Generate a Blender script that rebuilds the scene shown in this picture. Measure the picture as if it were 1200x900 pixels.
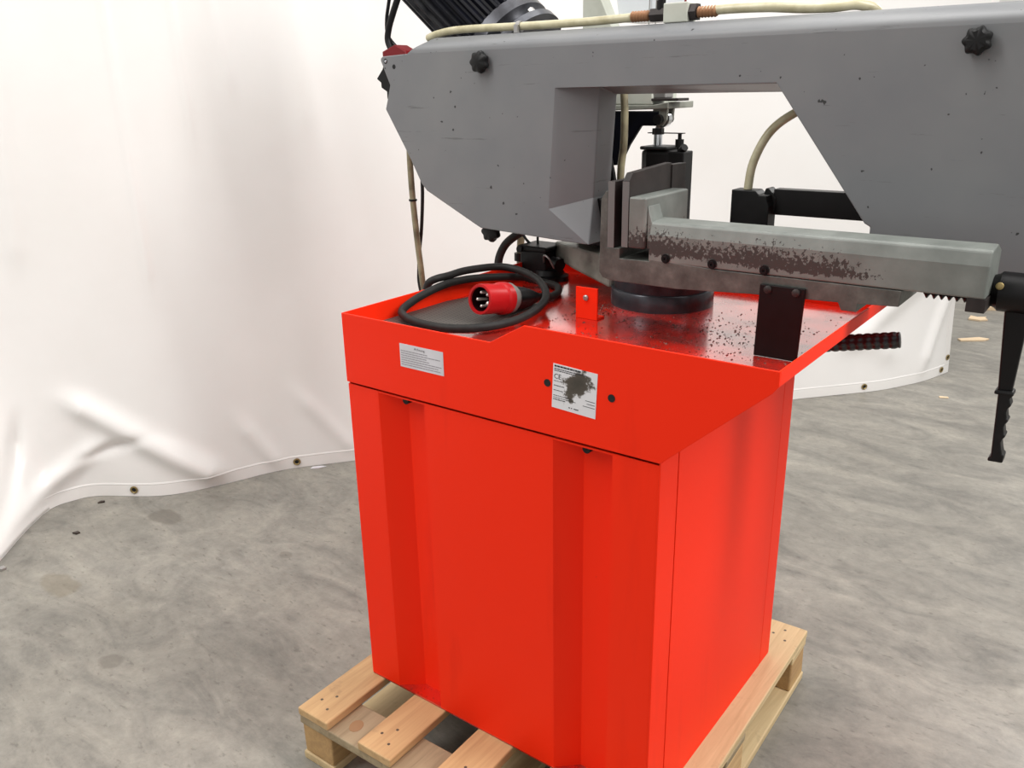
import bpy, bmesh, math, random
import numpy as np
from mathutils import Vector, Matrix

for o in list(bpy.data.objects):
    bpy.data.objects.remove(o)
scene = bpy.context.scene
COL = scene.collection
random.seed(7)
rng = np.random.default_rng(7)

# ------------------------------------------------------------------ camera
YAW, PITCH, ROLL, FPX = 0.6518, 0.3357, -0.0193, 1000.34
CAM = Vector((1.2379, -1.0841, 1.3859))
fwd = Vector((-math.sin(YAW) * math.cos(PITCH), math.cos(YAW) * math.cos(PITCH), -math.sin(PITCH)))
rgt = Vector((math.cos(YAW), math.sin(YAW), 0))
upv = rgt.cross(fwd)
r2 = rgt * math.cos(ROLL) + upv * math.sin(ROLL)
u2 = -rgt * math.sin(ROLL) + upv * math.cos(ROLL)
cd = bpy.data.cameras.new('camera')
cam = bpy.data.objects.new('camera', cd)
COL.objects.link(cam)
cam.matrix_world = Matrix(((r2.x, u2.x, -fwd.x, CAM.x), (r2.y, u2.y, -fwd.y, CAM.y), (r2.z, u2.z, -fwd.z, CAM.z), (0, 0, 0, 1)))
cd.sensor_width = 36
cd.lens = FPX / 1200 * 36
cd.clip_start = 0.05
scene.camera = cam

# ------------------------------------------------------------------ light
world = bpy.data.worlds.new('world')
scene.world = world
world.use_nodes = True
bg = world.node_tree.nodes['Background']
bg.inputs[0].default_value = (1.0, 0.985, 0.965, 1)
bg.inputs[1].default_value = 0.50


def area(name, loc, target, sx, sy, energy, color=(1, 1, 1)):
    d = bpy.data.lights.new(name, 'AREA')
    d.shape = 'RECTANGLE'
    d.size, d.size_y = sx, sy
    d.energy = energy
    d.color = color
    o = bpy.data.objects.new(name, d)
    COL.objects.link(o)
    o.location = loc
    o.rotation_euler = (Vector(target) - Vector(loc)).to_track_quat('-Z', 'Y').to_euler()
    return o


area('ceiling_lamp_or_fill', (-0.9, -1.6, 3.6), (-0.2, 0.4, 0.3), 0.6, 3.0, 60, (1.0, 0.975, 0.945))
area('ceiling_lamp_or_fill', (3.4, 0.6, 3.6), (0.8, 0.6, 0.5), 0.6, 3.0, 125, (1.0, 0.98, 0.96))
area('ceiling_lamp_or_fill', (0.3, 0.9, 3.9), (0.3, 0.9, 0), 0.6, 3.0, 32, (1.0, 0.98, 0.96))
area('ceiling_lamp_or_fill', (1.8, 6.0, 3.9), (1.8, 6.0, 0), 0.6, 3.0, 110, (1.0, 0.98, 0.96))  # unseen fill light, added only to brighten the far wall

vs = scene.view_settings
vs.view_transform = 'Standard'
vs.look = 'None'
vs.gamma = 1.0
vs.use_curve_mapping = False
vs.exposure = 0.32

# ------------------------------------------------------------------ materials
MATS = {}


def new_mat(name, color, rough=0.5, metal=0.0, coat=0.0, spec=0.5):
    m = bpy.data.materials.new(name)
    m.use_nodes = True
    nt = m.node_tree
    b = nt.nodes['Principled BSDF']
    b.inputs['Base Color'].default_value = (*color, 1)
    b.inputs['Roughness'].default_value = rough
    b.inputs['Metallic'].default_value = metal
    b.inputs['Specular IOR Level'].default_value = spec
    b.inputs['Coat Weight'].default_value = coat
    b.inputs['Coat Roughness'].default_value = 0.13
    b.inputs['Coat IOR'].default_value = 1.9
    MATS[name] = m
    return m, nt, b


def N(nt, kind, **kw):
    n = nt.nodes.new(kind)
    for k, v in kw.items():
        if k in n.inputs:
            n.inputs[k].default_value = v
        else:
            setattr(n, k, v)
    return n


def coords(nt, scale=(1, 1, 1), rot=(0, 0, 0), loc=(0, 0, 0)):
    t = nt.nodes.new('ShaderNodeTexCoord')
    mp = nt.nodes.new('ShaderNodeMapping')
    mp.inputs['Scale'].default_value = scale
    mp.inputs['Rotation'].default_value = rot
    mp.inputs['Location'].default_value = loc
    nt.links.new(t.outputs['Object'], mp.inputs['Vector'])
    return mp.outputs['Vector']


def noise(nt, vec, scale, detail=4, rough=0.55, dist=0.0):
    n = N(nt, 'ShaderNodeTexNoise', Scale=scale, Detail=detail, Roughness=rough, Distortion=dist)
    nt.links.new(vec, n.inputs['Vector'])
    return n.outputs['Fac']


def ramp(nt, fac, stops, interp='LINEAR'):
    r = nt.nodes.new('ShaderNodeValToRGB')
    r.color_ramp.interpolation = interp
    els = r.color_ramp.elements
    while len(els) < len(stops):
        els.new(0.5)
    for e, (p, c) in zip(els, stops):
        e.position = p
        e.color = (*c, 1) if len(c) == 3 else c
    nt.links.new(fac, r.inputs['Fac'])
    return r.outputs['Color']


def mix(nt, a, b, fac, mode='MIX'):
    m = nt.nodes.new('ShaderNodeMix')
    m.data_type = 'RGBA'
    m.blend_type = mode
    for sock, v in ((m.inputs['A'], a), (m.inputs['B'], b)):
        pass
    for idx, v in ((6, a), (7, b)):
        if hasattr(v, 'is_linked'):
            nt.links.new(v, m.inputs[idx])
        else:
            m.inputs[idx].default_value = (*v, 1)
    if hasattr(fac, 'is_linked'):
        nt.links.new(fac, m.inputs[0])
    else:
        m.inputs[0].default_value = fac
    return m.outputs[2]


def math_n(nt, op, a, b=0.0):
    m = nt.nodes.new('ShaderNodeMath')
    m.operation = op
    for i, v in ((0, a), (1, b)):
        if hasattr(v, 'is_linked'):
            nt.links.new(v, m.inputs[i])
        else:
            m.inputs[i].default_value = v
    return m.outputs[0]


def bump(nt, b, height, strength=0.2, dist=0.01):
    n = nt.nodes.new('ShaderNodeBump')
    n.inputs['Strength'].default_value = strength
    n.inputs['Distance'].default_value = dist
    nt.links.new(height, n.inputs['Height'])
    nt.links.new(n.outputs['Normal'], b.inputs['Normal'])


def speckled(name, color, dark, rough, scale, lo, hi, metal=0.0, detail=5, bumps=0.0, spec=0.5):
    m, nt, b = new_mat(name, color, rough, metal, spec=spec)
    v = coords(nt)
    f = noise(nt, v, scale, detail)
    c = ramp(nt, f, [(lo, dark), (hi, color)])
    nt.links.new(c, b.inputs['Base Color'])
    if bumps:
        bump(nt, b, noise(nt, v, scale * 4, 3), bumps, 0.002)
    return m, nt, b


def build_materials():
    # red enamel of the stand: faint dirty streaks and scuffs
    m, nt, b = new_mat('red_paint', (0.92, 0.026, 0.004), 0.45, spec=0.16)
    v = coords(nt, (1.0, 1.0, 0.16))
    streak = ramp(nt, noise(nt, v, 13, 5), [(0.60, (0, 0, 0)), (0.80, (1, 1, 1))])
    v2 = coords(nt)
    scuff = ramp(nt, noise(nt, v2, 60, 6, 0.7, 0.6), [(0.70, (0, 0, 0)), (0.76, (1, 1, 1))])
    c = mix(nt, (0.92, 0.026, 0.004), (0.82, 0.022, 0.004), streak)
    c = mix(nt, c, (0.30, 0.02, 0.01), math_n(nt, 'MULTIPLY', scuff, 0.55))
    nt.links.new(c, b.inputs['Base Color'])
    # oily red tray floor with grime
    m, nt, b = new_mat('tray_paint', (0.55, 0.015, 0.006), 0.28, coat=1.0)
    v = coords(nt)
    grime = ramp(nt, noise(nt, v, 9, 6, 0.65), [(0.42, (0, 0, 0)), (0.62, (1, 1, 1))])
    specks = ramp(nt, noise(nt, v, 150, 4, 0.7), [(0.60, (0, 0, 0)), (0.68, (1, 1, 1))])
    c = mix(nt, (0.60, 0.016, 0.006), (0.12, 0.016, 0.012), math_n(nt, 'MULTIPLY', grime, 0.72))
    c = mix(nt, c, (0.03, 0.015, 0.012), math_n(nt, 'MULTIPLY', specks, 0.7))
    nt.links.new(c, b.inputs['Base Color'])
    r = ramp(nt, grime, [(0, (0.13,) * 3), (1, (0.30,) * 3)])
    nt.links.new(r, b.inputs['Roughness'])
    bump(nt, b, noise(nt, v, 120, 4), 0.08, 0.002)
    # grey enamel of the bow with scratches and dark nicks
    m, nt, b = new_mat('grey_paint', (0.16, 0.165, 0.17), 0.42, spec=0.4)
    v = coords(nt)
    cloud = noise(nt, v, 5, 5)
    base = ramp(nt, cloud, [(0.3, (0.158, 0.164, 0.173)), (0.7, (0.190, 0.194, 0.197))])
    vs1 = coords(nt, (3, 3, 60), (0, 0.45, 0))
    scr = ramp(nt, noise(nt, vs1, 1.6, 5, 0.7), [(0.650, (0, 0, 0)), (0.675, (1, 1, 1))])
    nick = ramp(nt, noise(nt, v, 70, 2, 0.4), [(0.750, (0, 0, 0)), (0.765, (1, 1, 1))])
    c = mix(nt, base, (0.07, 0.07, 0.07), math_n(nt, 'MULTIPLY', scr, 0.5))
    c = mix(nt, c, (0.03, 0.03, 0.03), nick)
    nt.links.new(c, b.inputs['Base Color'])
    # bare and painted cast iron of the vice
    m, nt, b = new_mat('cast_iron', (0.12, 0.12, 0.11), 0.5, 0.2)
    v = coords(nt)
    mott = ramp(nt, noise(nt, v, 22, 6, 0.65), [(0.30, (0.045, 0.046, 0.040)), (0.55, (0.098, 0.101, 0.090)), (0.75, (0.16, 0.163, 0.146))])
    nt.links.new(mott, b.inputs['Base Color'])
    bump(nt, b, noise(nt, v, 160, 4), 0.15, 0.002)
    # arm: light grey paint flaked off along its lower edge
    m, nt, b = new_mat('flaked_paint', (0.3, 0.3, 0.28), 0.45, 0.1)
    v = coords(nt)
    paint = ramp(nt, noise(nt, v, 18, 5), [(0.3, (0.126, 0.138, 0.126)), (0.7, (0.200, 0.215, 0.198))])
    sep = N(nt, 'ShaderNodeSeparateXYZ')
    nt.links.new(v, sep.inputs[0])
    flake = noise(nt, coords(nt, (1.0, 1.0, 0.8)), 150, 3, 0.7)
    blob = noise(nt, v, 9, 2)
    # flaking strongest in a band just above the gib screws, ragged upwards, ending before the free end
    zc = math_n(nt, 'SUBTRACT', 1.106, math_n(nt, 'MULTIPLY', sep.outputs['X'], 0.0150))
    dzp = math_n(nt, 'MULTIPLY', math_n(nt, 'MAXIMUM', math_n(nt, 'SUBTRACT', sep.outputs['Z'], zc), 0.0), 8.0)
    dzn = math_n(nt, 'MULTIPLY', math_n(nt, 'MAXIMUM', math_n(nt, 'SUBTRACT', zc, sep.outputs['Z']), 0.0), 26.0)
    band = math_n(nt, 'SUBTRACT', math_n(nt, 'SUBTRACT', 0.34, dzp), dzn)
    dx = math_n(nt, 'MAXIMUM', math_n(nt, 'SUBTRACT', sep.outputs['X'], 0.84), 0.0)
    band = math_n(nt, 'SUBTRACT', band, math_n(nt, 'MULTIPLY', dx, 4.0))
    f = math_n(nt, 'ADD', flake, band)
    f = math_n(nt, 'ADD', f, math_n(nt, 'MULTIPLY', math_n(nt, 'SUBTRACT', blob, 0.5), 0.25))
    msk = ramp(nt, f, [(0.66, (0, 0, 0)), (0.68, (1, 1, 1))])
    c = mix(nt, paint, (0.045, 0.038, 0.034), msk)
    nt.links.new(c, b.inputs['Base Color'])
    bump(nt, b, msk, 0.25, 0.002)
    new_mat('machined_steel', (0.17, 0.165, 0.16), 0.4, 0.4)
    speckled('dark_steel', (0.042, 0.034, 0.032), (0.022, 0.018, 0.017), 0.5, 30, 0.3, 0.7, 0.2, spec=0.3)
    speckled('oily_steel', (0.065, 0.068, 0.078), (0.018, 0.018, 0.022), 0.32, 14, 0.35, 0.65, 0.6)
    speckled('black_plastic', (0.008, 0.008, 0.0085), (0.004, 0.004, 0.004), 0.45, 40, 0.3, 0.7, spec=0.25)
    speckled('black_metal', (0.006, 0.005, 0.0055), (0.003, 0.003, 0.003), 0.38, 30, 0.3, 0.7, spec=0.25)
    speckled('motor_black', (0.003, 0.0035, 0.008), (0.002, 0.002, 0.003), 0.45, 30, 0.3, 0.7, spec=0.12)
    speckled('rubber_cable', (0.018, 0.017, 0.016), (0.010, 0.0095, 0.009), 0.55, 60, 0.3, 0.7, spec=0.25)
    speckled('yellowed_hose', (0.54, 0.50, 0.34), (0.36, 0.32, 0.19), 0.32, 25, 0.3, 0.6)
    speckled('dirty_hose', (0.34, 0.31, 0.19), (0.12, 0.10, 0.06), 0.4, 18, 0.35, 0.65)
    speckled('pale_enamel', (0.55, 0.57, 0.50), (0.42, 0.43, 0.37), 0.4, 9, 0.3, 0.6)
    speckled('grey_enamel_light', (0.68, 0.71, 0.74), (0.60, 0.63, 0.66), 0.4, 9, 0.3, 0.6)
    speckled('dirty_casting', (0.27, 0.28, 0.24), (0.09, 0.09, 0.075), 0.5, 12, 0.35, 0.62)
    new_mat('grip_rubber', (0.020, 0.020, 0.025), 0.30)
    new_mat('plug_red', (0.42, 0.007, 0.009), 0.38, spec=0.3)
    new_mat('plug_dark', (0.016, 0.002, 0.003), 0.6, spec=0.1)
    new_mat('switch_red', (0.16, 0.006, 0.009), 0.45, spec=0.3)
    new_mat('dull_grey_plastic', (0.17, 0.17, 0.155), 0.5)
    new_mat('pin_metal', (0.85, 0.83, 0.78), 0.25, 0.6)
    new_mat('brass', (0.33, 0.25, 0.11), 0.35, 0.8)
    new_mat('rusty_brass', (0.32, 0.16, 0.08), 0.5, 0.4)
    new_mat('zinc', (0.42, 0.41, 0.40), 0.35, 0.8)
    new_mat('chrome', (0.75, 0.77, 0.80), 0.12, 1.0)
    new_mat('hole_black', (0.006, 0.006, 0.006), 0.8)
    new_mat('print_black', (0.03, 0.03, 0.035), 0.6)
    new_mat('print_grey', (0.30, 0.28, 0.30), 0.6)
    speckled('label_white', (0.66, 0.64, 0.68), (0.56, 0.55, 0.57), 0.5, 12, 0.3, 0.6)
    # rating plate: white foil with a greasy dark smear
    m, nt, b = new_mat('smeared_foil', (0.7, 0.7, 0.72), 0.45)
    v = coords(nt)
    sep = N(nt, 'ShaderNodeSeparateXYZ')
    nt.links.new(v, sep.inputs[0])
    n1 = noise(nt, v, 60, 5, 0.7)
    # smear: a wedge pointing down, wide at the top right
    ax = math_n(nt, 'SUBTRACT', sep.outputs['X'], 0.545)
    az = math_n(nt, 'SUBTRACT', sep.outputs['Z'], 0.937)
    ax = math_n(nt, 'SUBTRACT', ax, math_n(nt, 'MULTIPLY', az, 0.55))
    d = math_n(nt, 'ADD', math_n(nt, 'MULTIPLY', math_n(nt, 'ABSOLUTE', ax), 1.15), math_n(nt, 'ABSOLUTE', math_n(nt, 'MULTIPLY', az, 0.95)))
    f = math_n(nt, 'ADD', math_n(nt, 'MULTIPLY', d, 14.0), math_n(nt, 'MULTIPLY', math_n(nt, 'SUBTRACT', n1, 0.5), 1.1))
    c = ramp(nt, f, [(0.0, (0.05, 0.042, 0.032)), (0.40, (0.08, 0.065, 0.05)), (0.50, (0.72, 0.71, 0.73))])
    nt.links.new(c, b.inputs['Base Color'])
    # punched drain plate
    m, nt, b = new_mat('perforated_plate', (0.2, 0.2, 0.19), 0.5, 0.3)
    v = coords(nt, (1, 1, 1), (0, 0, 0.785))
    sep = N(nt, 'ShaderNodeSeparateXYZ')
    nt.links.new(v, sep.inputs[0])
    k = 2 * math.pi / 0.0105
    sx = math_n(nt, 'SINE', math_n(nt, 'MULTIPLY', sep.outputs['X'], k))
    sy = math_n(nt, 'SINE', math_n(nt, 'MULTIPLY', sep.outputs['Y'], k))
    f = math_n(nt, 'ADD', math_n(nt, 'MULTIPLY', math_n(nt, 'MULTIPLY', sx, sy), 0.5), 0.5)
    c = ramp(nt, f, [(0.46, (0.15, 0.14, 0.125)), (0.60, (0.012, 0.010, 0.009))])
    nt.links.new(c, b.inputs['Base Color'])
    # pallet wood
    for nm, a, d2 in (('deck_wood', (0.56, 0.37, 0.18), (0.43, 0.265, 0.12)), ('pale_wood', (0.62, 0.47, 0.26), (0.48, 0.345, 0.18)),
                      ('grey_wood', (0.36, 0.28, 0.17), (0.22, 0.165, 0.095)), ('block_wood', (0.50, 0.31, 0.13), (0.36, 0.21, 0.09))):
        m, nt, b = new_mat(nm, a, 0.62)
        v = coords(nt, (22, 1.3, 22))
        g = noise(nt, v, 2.2, 6, 0.62, 0.9)
        c = ramp(nt, g, [(0.30, d2), (0.62, a)])
        dirt = ramp(nt, noise(nt, coords(nt), 14, 5, 0.65), [(0.60, (0, 0, 0)), (0.78, (1, 1, 1))])
        c = mix(nt, c, (0.17, 0.12, 0.075), math_n(nt, 'MULTIPLY', dirt, 0.5))
        nt.links.new(c, b.inputs['Base Color'])
        bump(nt, b, g, 0.2, 0.003)
    new_mat('knot_wood', (0.30, 0.17, 0.08), 0.6)
    new_mat('chip_wood', (0.72, 0.55, 0.36), 0.7)
    new_mat('nail', (0.10, 0.08, 0.06), 0.5, 0.4)
    # white tarpaulin, glossy coated fabric
    m, nt, b = new_mat('tarpaulin', (0.79, 0.785, 0.775), 0.34)
    v = coords(nt)
    c = ramp(nt, noise(nt, v, 1.7, 5, 0.6), [(0.3, (0.760, 0.745, 0.720)), (0.7, (0.80, 0.790, 0.772))])
    nt.links.new(c, b.inputs['Base Color'])
    bump(nt, b, noise(nt, v, 6, 4, 0.55, 0.2), 0.04, 0.03)
    m, nt, b = new_mat('hem_tarpaulin', (0.76, 0.745, 0.72), 0.42)
    new_mat('hem_thread', (0.50, 0.48, 0.46), 0.6)
    # power-floated concrete, worn and stained
    m, nt, b = new_mat('concrete', (0.3, 0.29, 0.26), 0.55)
    v = coords(nt)
    big = noise(nt, v, 0.9, 5, 0.6, 0.3)
    c = ramp(nt, big, [(0.32, (0.190, 0.178, 0.153)), (0.50, (0.245, 0.231, 0.200)), (0.70, (0.300, 0.284, 0.249))])
    vst = coords(nt, (1.2, 2.6, 1), (0, 0, 0.5))
    sw = ramp(nt, noise(nt, vst, 2.8, 9, 0.70, 0.9), [(0.33, (0.62, 0.625, 0.635)), (0.50, (0.98, 0.98, 0.98)), (0.66, (1.30, 1.29, 1.27))])
    c = mix(nt, c, sw, 0.85, 'MULTIPLY')
    fine = ramp(nt, noise(nt, v, 24, 9, 0.8), [(0.30, (0.72, 0.72, 0.72)), (0.70, (1.2, 1.2, 1.2))])
    c = mix(nt, c, fine, 0.8, 'MULTIPLY')
    scr = ramp(nt, noise(nt, coords(nt, (1.5, 22, 1), (0, 0, 0.55)), 1.5, 5, 0.7, 0.2), [(0.64, (0, 0, 0)), (0.69, (1, 1, 1))])
    c = mix(nt, c, (0.14, 0.13, 0.115), math_n(nt, 'MULTIPLY', scr, 0.35))
    pit = ramp(nt, noise(nt, coords(nt, (1, 2.2, 1), (0, 0, 0.6)), 30, 3, 0.6), [(0.60, (0, 0, 0)), (0.70, (1, 1, 1))])
    c = mix(nt, c, (0.10, 0.09, 0.075), math_n(nt, 'MULTIPLY', pit, 0.5))
    wob = math_n(nt, 'MULTIPLY', math_n(nt, 'SUBTRACT', noise(nt, v, 18, 4), 0.5), 0.07)
    for sx, sy, rx, ry, an, col, amt in ((-1.324, 0.287, 0.085, 0.045, 0.6, (0.12, 0.105, 0.085), 0.55), (-1.20, -0.143, 0.09, 0.05, 0.5, (0.15, 0.115, 0.06), 0.4),
                                         (-0.723, -0.247, 0.04, 0.03, 0.5, (0.12, 0.105, 0.085), 0.45), (-0.78, 0.364, 0.03, 0.02, 0.5, (0.12, 0.105, 0.085), 0.4)):
        w = coords(nt, (1 / rx, 1 / ry, 0.0), (0, 0, 0), (-(sx / rx), -(sy / ry), 0))
        ln = nt.nodes.new('ShaderNodeVectorMath')
        ln.operation = 'LENGTH'
        nt.links.new(w, ln.inputs[0])
        dd = math_n(nt, 'ADD', ln.outputs['Value'], math_n(nt, 'MULTIPLY', wob, 12.0))
        mk = ramp(nt, dd, [(0.75, (1, 1, 1)), (1.0, (0, 0, 0))])
        c = mix(nt, c, col, math_n(nt, 'MULTIPLY', mk, amt))
    spot = ramp(nt, noise(nt, v, 4.2, 2, 0.4), [(0.72, (0, 0, 0)), (0.77, (1, 1, 1))])
    c = mix(nt, c, (0.15, 0.135, 0.11), math_n(nt, 'MULTIPLY', spot, 0.4))
    nt.links.new(c, b.inputs['Base Color'])
    r = ramp(nt, noise(nt, v, 5, 5), [(0.3, (0.34,) * 3), (0.7, (0.6,) * 3)])
    nt.links.new(r, b.inputs['Roughness'])
    bump(nt, b, noise(nt, v, 40, 6, 0.7), 0.12, 0.004)
    speckled('wall_paint', (0.80, 0.79, 0.77), (0.74, 0.73, 0.71), 0.7, 2, 0.3, 0.7)
    speckled('swarf_metal', (0.10, 0.075, 0.06), (0.03, 0.02, 0.018), 0.4, 80, 0.3, 0.7, 0.5)


build_materials()


# ------------------------------------------------------------------ mesh helpers
def link(name, me, mat, parent=None, bevel=0.0, smooth=False, seg=2):
    o = bpy.data.objects.new(name, me)
    COL.objects.link(o)
    if mat:
        me.materials.clear()
        me.materials.append(MATS[mat])
    if parent is not None:
        o.parent = parent
        w = Matrix.Identity(4)
        p = parent
        chain = []
        while p is not None:
            chain.append(p)
            p = p.parent
        root = chain[-1]
        # every parent below the root sits at the root's frame, only roots are moved
        if len(chain) == 1:
            o.matrix_parent_inverse = (Matrix.Translation(root.location) @ root.rotation_euler.to_matrix().to_4x4()).inverted()
    if smooth:
        for p in me.polygons:
            p.use_smooth = True
    if bevel:
        md = o.modifiers.new('bevel', 'BEVEL')
        md.width = bevel
        md.segments = seg
        md.limit_method = 'ANGLE'
        md.angle_limit = math.radians(40)
    return o


def raw(name, verts, faces, mat, parent=None, **kw):
    me = bpy.data.meshes.new(name)
    me.from_pydata([tuple(v) for v in verts], [], faces)
    bm = bmesh.new()
    bm.from_mesh(me)
    bmesh.ops.recalc_face_normals(bm, faces=bm.faces)
    bm.to_mesh(me)
    bm.free()
    me.update()
    return link(name, me, mat, parent, **kw)


def box_data(x0, x1, y0, y1, z0, z1):
    v = [(x, y, z) for x in (x0, x1) for y in (y0, y1) for z in (z0, z1)]
    f = [(0, 1, 3, 2), (4, 6, 7, 5), (0, 4, 5, 1), (2, 3, 7, 6), (0, 2, 6, 4), (1, 5, 7, 3)]
    return v, f


def box(name, x0, x1, y0, y1, z0, z1, mat, parent=None, **kw):
    return raw(name, *box_data(x0, x1, y0, y1, z0, z1), mat, parent, **kw)


def join_data(parts):
    V, F = [], []
    for v, f in parts:
        o = len(V)
        V += list(v)
        F += [tuple(i + o for i in q) for q in f]
    return V, F


def prism_data(pts, a0, a1, axis='y'):
    n = len(pts)

    def P(p, a):
        if axis == 'y':
            return (p[0], a, p[1])
        if axis == 'x':
            return (a, p[0], p[1])
        return (p[0], p[1], a)
    v = [P(p, a0) for p in pts] + [P(p, a1) for p in pts]
    f = [tuple(range(n))[::-1], tuple(range(n, 2 * n))]
    f += [(i, (i + 1) % n, n + (i + 1) % n, n + i) for i in range(n)]
    return v, f


def prism(name, pts, a0, a1, mat, parent=None, axis='y', **kw):
    return raw(name, *prism_data(pts, a0, a1, axis), mat, parent, **kw)


def frame_of(d):
    d = Vector(d).normalized()
    a = Vector((0, 0, 1)) if abs(d.z) < 0.9 else Vector((1, 0, 0))
    u = d.cross(a).normalized()
    return d, u, d.cross(u).normalized()


def lathe_data(org, axis, prof, seg=24, lobes=None):
    """prof: (distance along axis, radius); radius 0 closes the end."""
    d, u, w = frame_of(axis)
    org = Vector(org)
    V, F, rings = [], [], []
    for k, (h, r) in enumerate(prof):
        if r <= 1e-6:
            rings.append([len(V)])
            V.append(tuple(org + d * h))
        else:
            ring = []
            for i in range(seg):
                a = 2 * math.pi * i / seg
                rr = r * (lobes(a, h) if lobes else 1)
                ring.append(len(V))
                V.append(tuple(org + d * h + (u * math.cos(a) + w * math.sin(a)) * rr))
            rings.append(ring)
    for A, B in zip(rings, rings[1:]):
        if len(A) == 1 and len(B) == 1:
            continue
        for i in range(seg):
            j = (i + 1) % seg
            if len(A) == 1:
                F.append((A[0], B[i], B[j]))
            elif len(B) == 1:
                F.append((A[i], B[0], A[j]))
            else:
                F.append((A[i], B[i], B[j], A[j]))
    return V, F


def lathe(name, org, axis, prof, mat, parent=None, seg=24, lobes=None, smooth=True, **kw):
    o = raw(name, *lathe_data(org, axis, prof, seg, lobes), mat, parent, smooth=smooth, **kw)
    if smooth:
        md = o.modifiers.new('split', 'EDGE_SPLIT')
        md.split_angle = math.radians(38)
    return o


def cyl(name, p0, p1, r, mat, parent=None, seg=20, r1=None, **kw):
    p0, p1 = Vector(p0), Vector(p1)
    L = (p1 - p0).length
    return lathe(name, p0, p1 - p0, [(0, 0), (0, r), (L, r if r1 is None else r1), (L, 0)], mat, parent, seg, **kw)


def catmull(pts, n=8, closed=False):
    P = [Vector(p) for p in pts]
    out = []
    m = len(P)
    for i in range(m - 1 if not closed else m):
        a, b, c, d = P[max(i - 1, 0)], P[i], P[(i + 1) % m], P[min(i + 2, m - 1)]
        if closed:
            a, d = P[(i - 1) % m], P[(i + 2) % m]
        for k in range(n):
            t = k / n
            out.append(0.5 * ((2 * b) + (c - a) * t + (2 * a - 5 * b + 4 * c - d) * t * t + (3 * b - a - 3 * c + d) * t ** 3))
    if not closed:
        out.append(P[-1])
    return out


def tube_data(pts, r, seg=10, n=8):
    P = catmull(pts, n)
    V, F = [], []
    d = (P[1] - P[0]).normalized()
    _, u, w = frame_of(d)
    for i, p in enumerate(P):
        dn = (P[min(i + 1, len(P) - 1)] - P[max(i - 1, 0)]).normalized()
        u = (u - dn * u.dot(dn)).normalized()
        w = dn.cross(u)
        rr = r(i / (len(P) - 1)) if callable(r) else r
        for k in range(seg):
            a = 2 * math.pi * k / seg
            V.append(tuple(p + (u * math.cos(a) + w * math.sin(a)) * rr))
        if i:
            b = (i - 1) * seg
            for k in range(seg):
                F.append((b + k, b + (k + 1) % seg, b + seg + (k + 1) % seg, b + seg + k))
    F.append(tuple(range(seg))[::-1])
    F.append(tuple(range(len(V) - seg, len(V))))
    return V, F


def tube(name, pts, r, mat, parent=None, seg=10, n=8):
    return raw(name, *tube_data(pts, r, seg, n), mat, parent, smooth=True)


def thing(name, loc, label, cat, group=None):
    o = bpy.data.objects.new(name, None)
    COL.objects.link(o)
    o.location = loc
    o.empty_display_size = 0.1
    return tag(o, label, cat, group)


def tag(o, label, cat, group=None, kind=None):
    o['label'] = label
    if cat:
        o['category'] = cat
    if group:
        o['group'] = group
    if kind:
        o['kind'] = kind
    return o


def structure(o, label=None):
    o['kind'] = 'structure'
    if label:
        o['label'] = label
    return o


def text_data(body, size, origin, ux, uz):
    """flat lettering as mesh data, laid on the plane spanned by ux and uz"""
    cu = bpy.data.curves.new('lettering', 'FONT')
    cu.body = body
    cu.size = size
    cu.resolution_u = 2
    ob = bpy.data.objects.new('lettering', cu)
    COL.objects.link(ob)
    dg = bpy.context.evaluated_depsgraph_get()
    me = ob.evaluated_get(dg).to_mesh()
    o, ux, uz = Vector(origin), Vector(ux), Vector(uz)
    v = [tuple(o + ux * p.co.x + uz * p.co.y) for p in me.vertices]
    f = [tuple(p.vertices) for p in me.polygons]
    bpy.data.objects.remove(ob)
    bpy.data.curves.remove(cu)
    return v, f


# ------------------------------------------------------------------ setting
def build_setting():
    fl = raw('floor', *box_data(-7, 8, -5, 9, -0.1, 0), 'concrete')
    structure(fl, 'worn grey concrete floor')
    wl = raw('wall_back', *box_data(-7, 8, 9.0, 9.2, 0, 4.2), 'wall_paint')
    structure(wl, 'white wall far behind the tarpaulin')


build_setting()

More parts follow.
